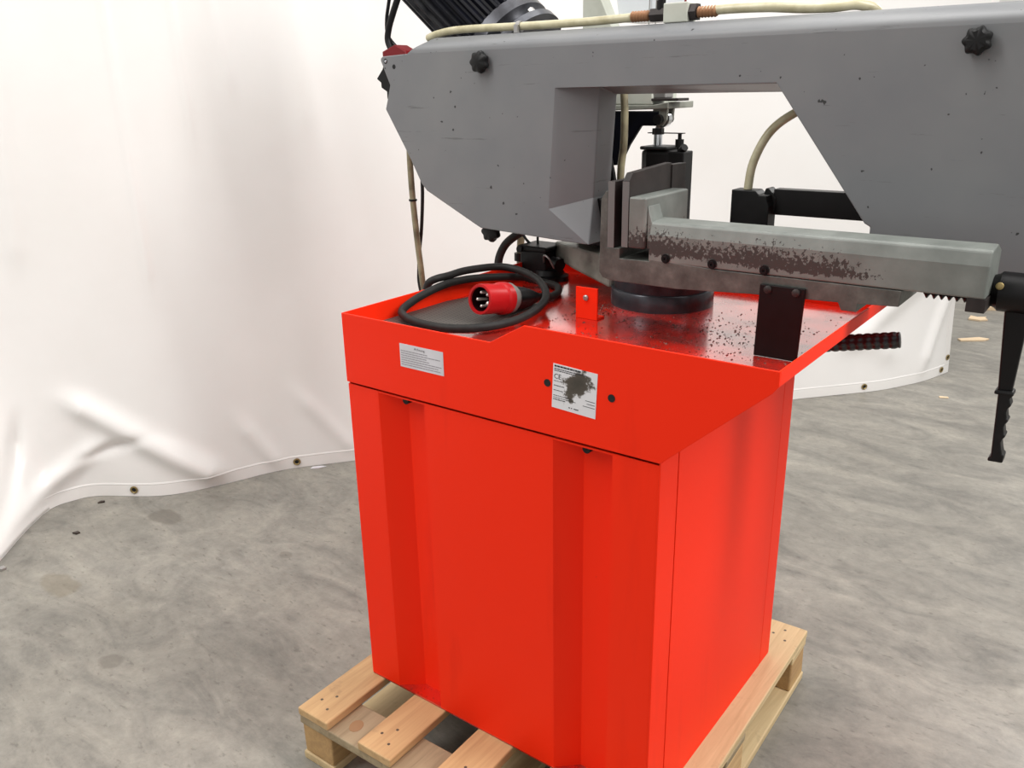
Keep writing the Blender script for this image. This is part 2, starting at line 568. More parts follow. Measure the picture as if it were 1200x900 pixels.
# ------------------------------------------------------------------ tarpaulin
LO = np.array([-1.136, 0.989])
LE = np.array([0.58, 0.816]) / np.hypot(0.58, 0.816)
LN = np.array([LE[1], -LE[0]])
HEM = np.array([  # s on the rail, t and d of the bottom edge
    (-3.2, -1.50, 1.45), (-2.6, -1.36, 1.08), (-2.0, -1.26, 0.75), (-1.6, -1.165, 0.405), (-1.38, -1.125, 0.19), (-1.18, -1.075, 0.03),
    (-0.95, -0.945, -0.02), (-0.80, -0.80, 0.045), (-0.68, -0.676, 0.085), (-0.50, -0.49, 0.05), (-0.28, -0.277, -0.012), (0.0, 0.0, 0.0), (1.0, 1.0, 0.01), (2.017, 2.017, 0.005),
    (2.456, 2.456, 0.045), (2.72, 2.74, 0.01), (2.90, 2.978, -0.072)])
RIDGES = [  # t0, z0, t1, z1, width, amplitude
    (-0.66, 2.6, -0.645, 0.80, 0.016, 0.007), (-0.48, 2.6, -0.44, 1.30, 0.014, 0.006), (-0.42, 2.4, -0.30, 1.42, 0.02, 0.006),
    (-0.88, 2.6, -1.04, 0.9, 0.03, 0.010), (-0.12, 2.6, -0.06, 1.3, 0.03, 0.005), (0.10, 2.6, 0.13, 0.7, 0.06, 0.006),
    (-0.93, 0.34, -0.53, 0.06, 0.042, 0.036), (-1.13, 0.05, -0.93, 0.17, 0.032, 0.030), (-1.19, 0.02, -1.15, 0.25, 0.02, -0.03),
    (-0.93, 0.16, -0.80, 0.20, 0.02, -0.02), (-0.38, 0.18, -0.30, 0.05, 0.03, 0.012), (-0.15, 0.25, -0.02, 0.08, 0.03, 0.010),
    (2.30, 0.25, 2.75, 0.55, 0.05, 0.02), (2.75, 0.12, 2.88, 0.45, 0.03, 0.02), (2.0, 0.5, 2.5, 0.18, 0.06, 0.015)]


def smooth_interp(s, xs, ys):
    """average of neighbouring linear samples: rounds the corners of the table"""
    out = 0
    for k in np.linspace(-0.07, 0.07, 9):
        out = out + np.interp(s + k, xs, ys)
    return out / 9


def cloth(s, z, off=0.0):
    th, dh = smooth_interp(s, HEM[:, 0], HEM[:, 1]), smooth_interp(s, HEM[:, 0], HEM[:, 2])
    w = np.exp(-(np.maximum(z, 0) / 0.42) ** 1.25)
    rail_d = -0.05 + 0.006 * np.sin(s * 3.1) * np.clip(z, 0, 1) + 0.005 * np.sin(s * 7.3 + 1.0) * np.clip(z, 0, 1)
    t = s * (1 - w) + th * w
    d = rail_d * (1 - w) + dh * w
    for t0, z0, t1, z1, wd, am in RIDGES:
        L = math.hypot(t1 - t0, z1 - z0)
        ex, ez = (t1 - t0) / L, (z1 - z0) / L
        a = (t - t0) * ex + (z - z0) * ez
        b = -(t - t0) * ez + (z - z0) * ex
        fade = np.clip(1 - np.maximum(np.maximum(-a, a - L), 0) / 0.15, 0, 1) ** 2
        d = d + am * np.exp(-(b / wd) ** 2) * fade * np.clip(z / 0.05, 0, 1)
    t, d = t + 0 * z, d + off + 0 * t
    return np.stack([LO[0] + LE[0] * t + LN[0] * d, LO[1] + LE[1] * t + LN[1] * d, z + 0 * t], -1)


def cloth_grid(S, Z, O=None):
    s, z = np.meshgrid(S, Z)
    o = 0.0 if O is None else np.asarray(O)
    return cloth(s, z, o).reshape(-1, 3).tolist()


def build_tarpaulin():
    t = thing('tarpaulin_curtain', (-0.5, 1.9, 0), 'large white tarpaulin curtain hanging down to the concrete floor', 'curtain')
    S = np.concatenate([np.linspace(-3.2, -1.3, 60), np.linspace(-1.29, 0.3, 200), np.linspace(0.31, 2.9, 190)])
    Z = np.concatenate([np.linspace(0.004, 0.5, 46), np.linspace(0.52, 1.9, 66), np.linspace(1.95, 3.4, 20)])
    V = cloth_grid(S, Z)
    n = len(S)
    F = [(i * n + j, i * n + j + 1, (i + 1) * n + j + 1, (i + 1) * n + j) for i in range(len(Z) - 1) for j in range(n - 1)]
    o = raw('sheet', V, F, 'tarpaulin', t, smooth=True)
    md = o.modifiers.new('thickness', 'SOLIDIFY')
    md.thickness = 0.0015
    # folded hem along the bottom edge and up the free edge
    HZ = [0.002, 0.02, 0.04, 0.05, 0.052]
    HO = [0.003, 0.003, 0.003, 0.0027, 0.0004]
    V = cloth_grid(S, HZ, np.array(HO)[:, None])
    F = [(i * n + j, i * n + j + 1, (i + 1) * n + j + 1, (i + 1) * n + j) for i in range(len(HZ) - 1) for j in range(n - 1)]
    raw('hem', V, F, 'hem_tarpaulin', t, smooth=True)
    TZ = [0.0435, 0.0448]
    V = cloth_grid(S, TZ, np.array([0.0034, 0.0034])[:, None])
    raw('hem_stitching', V, [(j, j + 1, n + j + 1, n + j) for j in range(n - 1)], 'hem_thread', t, smooth=True)
    ez = np.linspace(0.05, 3.3, 80)
    es = [2.855, 2.86, 2.885, 2.898]
    eo = [0.0005, 0.004, 0.004, 0.004]
    V = cloth_grid(es, ez, np.array(eo)[None, :])
    F = [(i * 4 + j, i * 4 + j + 1, (i + 1) * 4 + j + 1, (i + 1) * 4 + j) for i in range(79) for j in range(3)]
    raw('hem', V, F, 'hem_tarpaulin', t, smooth=True)
    # brass eyelets
    for s, z in ((-1.63, 0.030), (-0.80, 0.028), (-0.22, 0.028), (0.45, 0.028), (1.1, 0.028), (1.75, 0.028), (2.37, 0.030), (2.83, 0.030), (2.875, 0.085)):
        p = Vector(cloth(s, z, 0.007))
        q = Vector(cloth(s + 0.01, z, 0.007)) - p
        nrm = q.cross(Vector((0, 0, 1))).normalized()
        ey = lathe('eyelet', p, nrm, [(-0.001, 0.0075), (-0.001, 0.014), (0.002, 0.014), (0.003, 0.0105), (0.001, 0.0075)], 'brass', t, 20)
        lathe('eyelet_hole', p, nrm, [(0.0004, 0.0), (0.0004, 0.0078)], 'hole_black', ey, 16)


build_tarpaulin()


# ------------------------------------------------------------------ pallet
def build_pallet():
    PX, PY, PA = -0.0504, -0.1742, 0.0202
    W, L, H = 0.808, 0.8813, 0.1368
    t = thing('wooden_pallet', (PX, PY, 0), 'pale wooden pallet carrying the red machine stand', 'pallet')
    t.rotation_euler = (0, 0, PA)
    M = Matrix.Translation((PX, PY, 0)) @ Matrix.Rotation(PA, 4, 'Z')

    def pbox(name, x0, x1, y0, y1, z0, z1, mat, jit=0.0, bev=0.003):
        v, f = box_data(x0, x1, y0, y1, z0, z1)
        v = [tuple(M @ Vector((x + random.uniform(-jit, jit), y + random.uniform(-jit, jit), z))) for x, y, z in v]
        return raw(name, v, f, mat, t, bevel=bev)
    bw, gap = 0.090, (W - 5 * 0.090) / 4
    zr, zb, zc = 0.020, 0.0965, 0.1168
    xs = [(0, 0.095), ((W - 0.095) / 2, (W + 0.095) / 2), (W - 0.095, W)]
    ys = [(0, 0.10), ((L - 0.10) / 2, (L + 0.10) / 2), (L - 0.10, L)]
    for i, (a, b) in enumerate(xs):
        pbox('runner_board', a, b, 0.002, L - 0.002, 0, zr, 'pale_wood', 0.001)
        for j, (c, d) in enumerate(ys):
            pbox('block', a + 0.003, b - 0.003, c + 0.004, d - 0.004, zr, zb, 'block_wood' if (i + j) % 2 == 0 else 'deck_wood', 0.001, 0.004)
    for j, (c, d) in enumerate(ys):
        pbox('cross_board', 0.001, W - 0.001, c, d, zb, zc, 'grey_wood' if j < 2 else 'pale_wood', 0.001)
    for k in range(5):
        x0 = k * (bw + gap)
        bo = pbox('deck_board', x0, x0 + bw, random.uniform(-0.003, 0.003), L + random.uniform(-0.004, 0.004), zc, H, 'pale_wood' if k == 4 else 'deck_wood', 0.0008)
        for (c, d) in (ys[0], ys[2]):
            for nx, ny in ((0.025, 0.045), (0.058, 0.030), (0.045, 0.070)):
                p = M @ Vector((x0 + nx, c + ny, H))
                raw('nail_head', *lathe_data(p, (0, 0, 1), [(-0.002, 0.0038), (0.0001, 0.0034), (0.0001, 0)], 8), 'nail', bo)
    kn = M @ Vector((0.128, 0.045, zc))
    lathe('wood_knot', kn, (0, 0, 1), [(-0.002, 0.017), (0.0006, 0.016), (0.0012, 0.008), (0.0012, 0)], 'knot_wood', t, 14, lobes=lambda a, h: 1 + 0.12 * math.sin(2 * a + 1))


build_pallet()

# ------------------------------------------------------------------ band saw
W, H1, Z1, Z2, OV, D, B = 0.6943, 0.8368, 0.9773, 1.0172, 0.1722, 0.5875, 0.1368
ZF, TB = 0.937, 0.72           # tray floor height, tray back edge
SAW = thing('band_saw', (0.35, 0.30, B), 'grey horizontal band saw on a red sheet metal stand with tray and vice', 'band saw')


def build_cabinet():
    cab = box('cabinet', 0.02, W - 0.03, 0.06, D - 0.004, B + 0.006, H1 - 0.006, 'red_paint', SAW)
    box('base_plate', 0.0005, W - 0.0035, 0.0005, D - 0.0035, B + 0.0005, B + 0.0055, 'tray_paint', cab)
    cab['label'] = 'red sheet metal cabinet of the stand'
    # front sheet with two folded grip channels, as a bent plate
    prof = [(0.0, 0.0), (0.083, 0.0), (0.128, 0.036), (0.2025, 0.036), (0.204, 0.0), (0.494, 0.0), (0.533, 0.036), (0.6075, 0.036), (0.609, 0.0), (W - 0.003, 0.0)]
    th = 0.0025
    inner = [(x, y + th) for x, y in prof[::-1]]
    top = H1 - 0.005
    prism('front_panel', prof + inner, B + 0.004, top, 'red_paint', cab, axis='z')
    # channel ends
    for x0, x1, x2 in ((0.083, 0.128, 0.204), (0.494, 0.533, 0.609)):
        prism('channel_end_plate', [(x0, 0.0005), (x2, 0.0005), (x2, 0.038), (x1, 0.038)], top - 0.0035, top - 0.0005, 'red_paint', cab, axis='z')
    # side: corner strip, main panel and rear strip, thin joints between them
    for y0, y1, px in ((0.0, 0.0612, 0.0), (0.063, 0.530, 0.0006), (0.533, D, 0.0)):
        box('side_panel', W - 0.003, W + px, y0, y1, B + 0.0005, H1 - 0.001, 'red_paint', cab, bevel=0.0006)
    box('side_panel', 0.0, 0.003, 0.003, D, B + 0.0005, H1 - 0.001, 'red_paint', cab)
    box('rear_panel', 0.003, W - 0.003, D - 0.003, D, B + 0.0005, H1 - 0.001, 'red_paint', cab)
    for x in (0.142, 0.551):
        cyl('rubber_stop', (x, 0.036, 0.8195), (x, 0.014, 0.8195), 0.0075, 'hole_black', cab, 14)


def build_tray():
    tr = raw('chip_tray', *box_data(0.003, 0.8010, 0.001, TB - 0.003, ZF - 0.003, ZF), 'tray_paint', SAW)
    tr['label'] = 'red chip tray with an oily floor'
    front = [(0, H1), (W, H1), (W + OV - 0.008, 0.984), (W + OV, 0.995), (W + OV, Z2), (0.439, Z2), (0.367, Z1), (0, Z1)]
    prism('front_plate', front, -0.0035, 0.0, 'red_paint', tr, bevel=0.0008)
    box('side_plate', 0, 0.003, 0.0, TB, H1, Z1, 'red_paint', tr, bevel=0.0008)
    prism('rear_plate', [(0.003, 0.85), (W + 0.01, 0.85), (W + 0.11, 0.940), (W + 0.11, 0.952), (0.25, 0.952), (0.003, Z1)], TB - 0.003, TB, 'red_paint', tr)
    slope = [(W + 0.0, H1), (W + OV, 0.995), (W + OV, Z2), (W + OV - 0.003, Z2), (W + OV - 0.003, 0.997), (W - 0.003, H1 + 0.001)]
    prism('sloped_side_plate', slope, 0.0, TB, 'red_paint', tr, bevel=0.0006)
    # perforated drain plate, upright tab and its bolt
    plate = [(0.006, 0.085), (0.090, 0.062), (0.215, 0.140), (0.195, 0.390), (0.040, 0.420), (0.006, 0.30)]
    prism('perforated_plate', plate, ZF + 0.0005, ZF + 0.0025, 'perforated_plate', tr, axis='z')
    tab = raw('stop_tab', *join_data([box_data(0.316, 0.367, 0.343, 0.347, ZF, 1.002), box_data(0.316, 0.367, 0.347, 0.372, ZF, ZF + 0.004)]), 'red_paint', tr, bevel=0.0008)
    # holes beside the rating plate
    for x, z in ((0.486, 0.928), (0.607, 0.926)):
        lathe('screw_hole', (x, -0.0035, z), (0, -1, 0), [(-0.002, 0.0065), (0.0008, 0.0065), (0.0008, 0.0035), (0.0004, 0)], 'hole_black', tr, 14)
    lathe('tab_bolt', (0.341, 0.343, 0.981), (0, -1, 0), [(0, 0.0062), (0.003, 0.006), (0.005, 0.004), (0.005, 0)], 'zinc', tr, 14)


def rot_label(x, z, cx, cz, ang):
    ca, sa = math.cos(ang), math.sin(ang)
    return (cx + (x - cx) * ca - (z - cz) * sa, cz + (x - cx) * sa + (z - cz) * ca)


def build_labels():
    # warning notice
    y = -0.0035
    wl = raw('warning_label', *box_data(0.1535, 0.2605, y - 0.0006, y, 0.8965, 0.9415), 'label_white', SAW)
    wl['label'] = 'white warning notice printed in fine black lines'
    v = [text_data('Achtung:', 0.0068, (0.190, y - 0.0008, 0.9335), (1.15, 0, 0), (0, 0, 1))]
    raw('heading', *v[0], 'print_black', wl)
    rnd = random.Random(3)
    bars = []
    for k, L in enumerate((0.066, 0.096, 0.064, 0.070, 0.099, 0.091, 0.096)):
        z = 0.9275 - k * 0.0044
        x = 0.1565
        end = x + L
        while x < end:
            w = rnd.uniform(0.003, 0.010)
            bars.append(box_data(x, min(x + w, end), y - 0.0009, y - 0.0006, z, z + 0.0016))
            x += w + 0.0010
    raw('print_lines', *join_data(bars), 'print_grey', wl)
    # rating plate
    cx, cz, an = 0.538, 0.9245, -0.045
    pts = [rot_label(*p, cx, cz, an) for p in ((0.4965, 0.8865), (0.580, 0.8865), (0.580, 0.9625), (0.4965, 0.9625))]
    rp = raw('rating_plate', *prism_data(pts, y - 0.0006, y), 'smeared_foil', SAW)
    rp['label'] = 'white rating plate with a greasy dark smear'
    ux = (math.cos(an), 0, math.sin(an))
    uz = (-math.sin(an), 0, math.cos(an))
    o = rot_label(0.4985, 0.9375, cx, cz, an)
    tv = [text_data('CE', 0.012, (o[0], y - 0.0009, o[1]), ux, uz)]
    rnd = random.Random(5)
    bars = []

    def bar(x0, x1, z, h=0.0012):
        q = [rot_label(*p, cx, cz, an) for p in ((x0, z), (x1, z), (x1, z + h), (x0, z + h))]
        bars.append(prism_data(q, y - 0.0009, y - 0.0006))
    for z, x1, h in ((0.9575, 0.545, 0.0028), (0.9535, 0.560, 0.0014), (0.9505, 0.535, 0.0014), (0.9330, 0.515, 0.0008), (0.9250, 0.520, 0.0012), (0.9170, 0.512, 0.0010), (0.9080, 0.530, 0.0010), (0.9045, 0.538, 0.0008), (0.9010, 0.522, 0.0014)):
        x = 0.4990
        while x < x1:
            w = rnd.uniform(0.002, 0.006)
            bar(x, x + w, z, h)
            x += w + 0.0009
    for z, x0 in ((0.9130, 0.560), (0.9080, 0.563), (0.9030, 0.556)):
        bar(x0, 0.578, z, 0.0008)
    for x0, x1 in ((0.529, 0.532), (0.534, 0.536), (0.539, 0.548)):
        bar(x0, x1, 0.8925, 0.0016)
    raw('print', *join_data(tv + bars), 'print_black', rp)


def build_vice():
    YF = 0.30
    # swivel base
    base = lathe('vice', (0.401, 0.555, ZF), (0, 0, 1), [(0, 0), (0, 0.110), (0.034, 0.110), (0.036, 0.1085), (0.036, 0.104), (0.038, 0.104), (0.075, 0.102), (0.115, 0.102), (0.115, 0)], 'oily_steel', SAW, 56)
    base['label'] = 'cast iron machine vice on a round swivel base'
    body = [(0.396, 1.048), (0.404, 1.038), (0.421, 1.034), (0.560, 1.034), (0.700, 1.0425), (0.845, 1.047), (0.851, 1.035), (0.875, 1.035), (0.876, 1.049), (0.937, 1.052), (0.939, 1.0775),
            (0.640, 1.0775), (0.505, 1.0825), (0.503, 1.079), (0.440, 1.078), (0.440, 1.097), (0.413, 1.096), (0.4128, 1.200), (0.4085, 1.2), (0.3985, 1.185)]
    prism('bed', body, YF, 0.415, 'cast_iron', base, bevel=0.0012)
    prism('fixed_jaw_backing', [(YF + 0.115, 1.03), (0.528, 1.03), (0.528, 1.205), (YF + 0.115, 1.198)], 0.398, 0.4128, 'cast_iron', base, axis='x')
    box('fixed_jaw_plate', 0.4132, 0.4275, YF + 0.001, 0.528, 1.0965, 1.218, 'dark_steel', base, bevel=0.0008)
    box('jaw_plate_end', 0.4134, 0.4273, YF - 0.0004, YF + 0.001, 1.0967, 1.2178, 'machined_steel', base)
    prism('moving_jaw_plate', [(YF + 0.001, 1.0995), (0.464, 1.0995), (0.464, 1.2405), (0.455, 1.2405), (YF + 0.013, 1.2335), (YF + 0.001, 1.220)], 0.4435, 0.4570, 'dark_steel', base, axis='x', bevel=0.0008)
    box('jaw_plate_end', 0.4437, 0.4568, YF - 0.0004, YF + 0.001, 1.1, 1.219, 'machined_steel', base)
    prism('rear_jaw_plate', [(0.4645, 1.0995), (0.528, 1.0995), (0.528, 1.200), (0.523, 1.200), (0.523, 1.2355), (0.4645, 1.2365)], 0.4435, 0.4590, 'dark_steel', base, axis='x', bevel=0.0008)
    # moving jaw: block and arm
    blk = [(0.4572, YF), (0.4880, YF), (0.4925, YF + 0.004), (0.4925, 0.470), (0.4572, 0.470)]
    jb = prism('jaw_block', blk, 1.0995, 1.192, 'flaked_paint', base, axis='z', bevel=0.003)
    fil = [(0.4925, 1.1005), (0.503, 1.1005), (0.503, 1.147), (0.4985, 1.160), (0.4930, 1.178)]
    prism('fillet_web', fil, YF + 0.006, YF + 0.052, 'flaked_paint', base, bevel=0.002)
    sec = [(YF, 1.0785), (YF, 1.127), (YF + 0.006, 1.1475), (YF + 0.010, 1.150), (0.350, 1.153), (0.385, 1.140), (0.385, 1.0785)]
    prism('jaw_arm', sec, 0.5005, 1.053, 'flaked_paint', base, axis='x', bevel=0.0025)
    box('arm_end_stop', 1.0285, 1.0545, YF + 0.001, 0.372, 1.0575, 1.0785, 'dark_steel', base, bevel=0.001)
    lathe('stop_screw', (1.042, 0.33, 1.058), (0, 0, -1), [(0, 0.006), (0.005, 0.006), (0.005, 0)], 'black_metal', base, 12)
    for x, z in ((0.536, 1.0870), (0.626, 1.0865), (0.720, 1.0860)):
        lathe('gib_screw', (x, YF, z), (0, -1, 0), [(0, 0.0085), (0.002, 0.0085), (0.002, 0.0055), (0.0045, 0.0052), (0.0045, 0.0025), (0.002, 0.0022), (0.002, 0)], 'black_metal', base, 14)
    # support plate down to the tray
    sp = prism('support_plate', [(0.7145, ZF + 0.001), (0.7895, ZF + 0.001), (0.7935, 1.0635), (0.7165, 1.0635)], YF - 0.007, YF - 0.001, 'black_metal', base, bevel=0.001)
    for x in (0.731, 0.779):
        lathe('plate_bolt', (x, YF - 0.007, 1.056), (0, -1, 0), [(0, 0.0068), (0.0035, 0.0065), (0.005, 0.0045), (0.005, 0)], 'dark_steel', base, 12)
    # lead screw with visible thread
    v, f = [], []
    seg, rings = 14, 150
    for i in range(rings + 1):
        x = 0.962 + 0.066 * i / rings
        for k in range(seg):
            a = 2 * math.pi * k / seg
            r = 0.0085 + 0.0032 * math.sin(2 * math.pi * (x / 0.0108) + a)
            v.append((x, 0.342 + r * math.cos(a), 1.0735 + r * math.sin(a)))
        if i:
            b0 = (i - 1) * seg
            f += [(b0 + k, b0 + (k + 1) % seg, b0 + seg + (k + 1) % seg, b0 + seg + k) for k in range(seg)]
    raw('lead_screw', v, f, 'black_metal', base, smooth=True)
    # hub with clamping lever
    lathe('hub', (1.0535, 0.362, 1.081), (1, 0, 0), [(0, 0), (0, 0.024), (0.006, 0.026), (0.010, 0.030), (0.072, 0.030), (0.076, 0.026), (0.076, 0)], 'black_metal', base, 32)
    lathe('hub_pin', (1.064, 0.338, 1.093), (0.15, -1, 0.25), [(0, 0.0055), (0.010, 0.0055), (0.011, 0.004), (0.011, 0)], 'brass', base, 12)
    lv = prism('clamping_lever', [(1.0720, 1.075), (1.1080, 1.075), (1.1030, 0.930), (1.0835, 0.927)], 0.354, 0.368, 'black_metal', base, bevel=0.0025)
    g = [(1.0850, 0.930), (1.0905, 0.8200), (1.0870, 0.8175), (1.0870, 0.8120), (1.1080, 0.8130), (1.1085, 0.8260), (1.1055, 0.8280)]
    for k in range(3):
        z = 0.836 + k * 0.0255
        g += [(1.1030, z), (1.1010, z + 0.010), (1.1020, z + 0.016), (1.1055, z + 0.021), (1.1050, z + 0.0235)]
    g += [(1.1020, 0.919), (1.1060, 0.925), (1.1055, 0.931)]
    prism('lever_grip', g, 0.349, 0.373, 'black_plastic', base, bevel=0.002)
    box('grip_collar', 1.0800, 1.1060, 0.348, 0.374, 0.9235, 0.9295, 'black_plastic', base, bevel=0.002)
    # casting that carries the bow behind the vice
    cast = [(0.060, 0.640), (0.165, 0.560), (0.300, 0.500), (0.335, 0.560), (0.30, 0.64), (0.16, 0.70)]
    v1 = [(x, y, 0.965 + 0.02 * (x < 0.2)) for x, y in cast]
    v2 = [(x, y, 1.026 + (0.010 if x > 0.15 else 0)) for x, y in cast]
    n = len(cast)
    raw('swivel_casting', v1 + v2, [tuple(range(n))[::-1], tuple(range(n, 2 * n))] + [(i, (i + 1) % n, n + (i + 1) % n, n + i) for i in range(n)], 'dirty_casting', base, bevel=0.006)


def knob(name, p, r, depth, parent):
    lob = lambda a, h: 1 + (0.09 * math.cos(7 * a) if h > 0.004 else 0)
    return lathe(name, p, (0, -1, 0), [(0, r * 0.45), (0.005, r * 0.5), (0.0052, r * 0.92), (depth * 0.55, r), (depth * 0.85, r * 0.93), (depth, r * 0.7), (depth, 0)], 'black_plastic', parent, 56, lobes=lob)


def build_bow():
    Y0, YR, Y1 = 0.48, 0.53, 0.60
    A, Bc = (0.155, 1.129), (0.260, 1.059)
    TL = (0.172, 1.381)
    C, TR = (0.2395, 1.153), (0.252, 1.381)
    out = [(-0.327, 1.4585), (-0.334, 1.455), (-0.3345, 1.449), (-0.308, 1.393), (-0.328, 1.338), (-0.254, 1.223), (-0.222, 1.166), (-0.205, 1.149), (-0.058, 1.080), (-0.040, 1.072), (0.171, 1.0625)]
    right = [(0.647, 1.382), (0.824, 1.148), (0.834, 1.143), (0.834, 1.095), (0.846, 1.084), (1.160, 1.078), (1.270, 1.13), (1.345, 1.26), (1.345, 1.40), (1.30, 1.462), (-0.245, 1.462)]
    front = out + [Bc, A, TL] + right
    V = [(x, Y0, z) for x, z in front]
    nf = len(V)
    back = out + [Bc, C, (TR[0], 1.365)] + [(0.653, 1.366)] + right[1:]
    V += [(x, Y1, z) for x, z in back]
    iC = len(V); V.append((C[0], YR, C[1]))
    iT = len(V); V.append((TR[0], YR, TR[1]))
    F = [tuple(range(nf)), tuple(range(nf, 2 * nf))[::-1]]
    k = len(out)                       # index of Bc
    for i in range(nf):
        j = (i + 1) % nf
        if i in (k, k + 1, k + 2, nf - 2):
            continue
        F.append((i, nf + i, nf + j, j))
    b, a, tl, p = k, k + 1, k + 2, k + 3
    F += [(a, b, iC), (tl, a, iC, iT), (b, nf + b, nf + a, iC), (iC, nf + a, nf + tl, iT), (tl, iT, nf + tl, nf + p, p)]
    bow = raw('saw_bow', V, F, 'grey_paint', SAW, bevel=0.0022)
    bow['label'] = 'grey painted saw bow with stepped blade cover'
    # folded top edge
    prof = [(Y0, 1.462), (Y0 + 0.0008, 1.4675), (Y0 + 0.003, 1.4720), (Y0 + 0.0065, 1.4755), (Y0 + 0.011, 1.4785), (Y0 + 0.034, 1.4915), (Y0 + 0.042, 1.4945), (Y0 + 0.05, 1.4955), (Y1, 1.4955), (Y1, 1.462)]
    v, f = prism_data(prof, -0.245, 1.30, 'x')
    v = [(x + (max(0, (z - 1.462)) * 1.6 if x < 0 else -max(0, (z - 1.462)) * 1.6), y, z) for x, y, z in v]
    tc = raw('top_cover', v, f, 'grey_paint', bow, smooth=True)
    tc.modifiers.new('split', 'EDGE_SPLIT').split_angle = math.radians(40)
    knob('cover_knob', (-0.019, Y0, 1.437), 0.0225, 0.022, bow)
    knob('cover_knob', (0.962, Y0, 1.4385), 0.0205, 0.024, bow)
    knob('cover_knob', (-0.026, Y0 + 0.035, 1.062), 0.024, 0.024, bow)
    lathe('rivet_hole', (-0.318, Y0, 1.4475), (0, -1, 0), [(0, 0.0062), (0.0006, 0.0055), (0.0006, 0)], 'hole_black', bow, 12)
    lathe('rivet', (-0.318, Y0 - 0.0004, 1.4475), (0, -1, 0), [(0, 0.0034), (0.0008, 0.003), (0.001, 0)], 'chrome', bow, 10)
    lathe('rivet_hole', (-0.291, Y0, 1.4345), (0, -1, 0), [(0, 0.0055), (0.0006, 0.005), (0.0006, 0)], 'hole_black', bow, 12)
    # blade and guide
    box('saw_blade', 0.215, 0.860, 0.5545, 0.5555, 1.086, 1.113, 'machined_steel', bow)
    gb = [(0.553, 1.085), (0.553, 1.187), (0.600, 1.187), (0.609, 1.179), (0.6235, 1.179), (0.6265, 1.166), (0.6300, 1.158), (0.6300, 1.085)]
    prism('guide_block', gb, 0.535, 0.575, 'black_plastic', bow, bevel=0.002)
    prism('guide_block_lug', [(0.600, 1.150), (0.632, 1.145), (0.6345, 1.172), (0.617, 1.190), (0.612, 1.190)], 0.560, 0.592, 'black_plastic', bow, bevel=0.002)
    prism('guide_arm', [(0.628, 1.140), (0.835, 1.140), (0.835, 1.189), (0.628, 1.189)], 0.562, 0.590, 'black_metal', bow, bevel=0.001)
    box('fixed_blade_guide', 0.205, 0.268, 0.545, 0.60, 1.045, 1.150, 'black_metal', bow, bevel=0.003)
    prism('guide_bracket', [(0.150, 1.035), (0.268, 1.035), (0.258, 1.140), (0.246, 1.200), (0.232, 1.250), (0.150, 1.250)], 0.602, 0.612, 'black_metal', bow, bevel=0.002)


def build_hoses():
    hz = 1.509
    h1 = tube('coolant_hose', [(-0.235, 0.545, 1.497), (-0.20, 0.54, 1.5045), (-0.13, 0.54, 1.5105), (0.041, 0.54, 1.509), (0.195, 0.54, 1.5085), (0.32, 0.54, 1.511)], 0.0085, 'yellowed_hose', SAW, 12)
    h1['label'] = 'yellowed coolant hose clipped to the top of the bow'
    h2 = tube('coolant_hose', [(0.47, 0.54, 1.513), (0.53, 0.54, 1.514), (0.60, 0.54, 1.512), (0.66, 0.545, 1.507), (0.71, 0.556, 1.506), (0.75, 0.575, 1.508), (0.775, 0.605, 1.49), (0.77, 0.615, 1.40), (0.73, 0.612, 1.368), (0.66, 0.590, 1.336),
                               (0.612, 0.568, 1.298), (0.585, 0.557, 1.240), (0.5775, 0.556, 1.184)], 0.0085, 'yellowed_hose', SAW, 12)
    h2['label'] = 'coolant hose running down into the blade guide'
    tube('coolant_hose', [(0.240, 0.66, 1.49), (0.232, 0.66, 1.42), (0.2345, 0.66, 1.369), (0.2375, 0.66, 1.325), (0.2370, 0.66, 1.256), (0.231, 0.66, 1.20), (0.231, 0.66, 1.12)], 0.0085, 'dirty_hose', SAW, 12)
    # clip on the bow
    cl = raw('hose_clip', *join_data([lathe_data((0.034, 0.54, hz), (1, 0, 0), [(0, 0.0088), (0, 0.0112), (0.010, 0.0112), (0.010, 0.0088)], 16), box_data(0.034, 0.044, 0.524, 0.531, 1.4955, 1.512)]), 'zinc', SAW)
    # stop cock between the two hoses
    vb = box('coolant_valve', 0.396, 0.447, 0.522, 0.560, 1.4955, 1.531, 'pale_enamel', SAW, bevel=0.002)
    vb['label'] = 'small pale coolant valve with ribbed brass hose tails'
    cyl('valve_nut', (0.362, 0.54, 1.512), (0.396, 0.54, 1.512), 0.0135, 'dark_steel', vb, 6, smooth=False)
    cyl('valve_nut', (0.447, 0.54, 1.513), (0.461, 0.54, 1.513), 0.0165, 'dark_steel', vb, 6, smooth=False)
    for x0 in (0.318, 0.461):
        pr = [(0, 0.009)]
        for k in range(6):
            pr += [(0.002 + k * 0.0065, 0.0108), (0.0065 + k * 0.0065, 0.0088)]
        pr += [(0.044, 0)]
        lathe('hose_tail', (x0, 0.54, 1.512), (1, 0, 0), pr, 'rusty_brass', vb, 16)
    lathe('valve_stem', (0.382, 0.54, 1.520), (0, 0, 1), [(0, 0.009), (0.018, 0.009), (0.020, 0.006), (0.030, 0.006), (0.030, 0)], 'black_metal', vb, 14)
    prism('valve_lever', [(0.372, 1.548), (0.412, 1.548), (0.409, 1.560), (0.370, 1.566)], 0.534, 0.546, 'black_plastic', vb, bevel=0.001)
    tube('red_lead', [(0.428, 0.55, 1.530), (0.429, 0.55, 1.55), (0.424, 0.55, 1.58), (0.41, 0.56, 1.64)], 0.0022, 'switch_red', vb, 8)


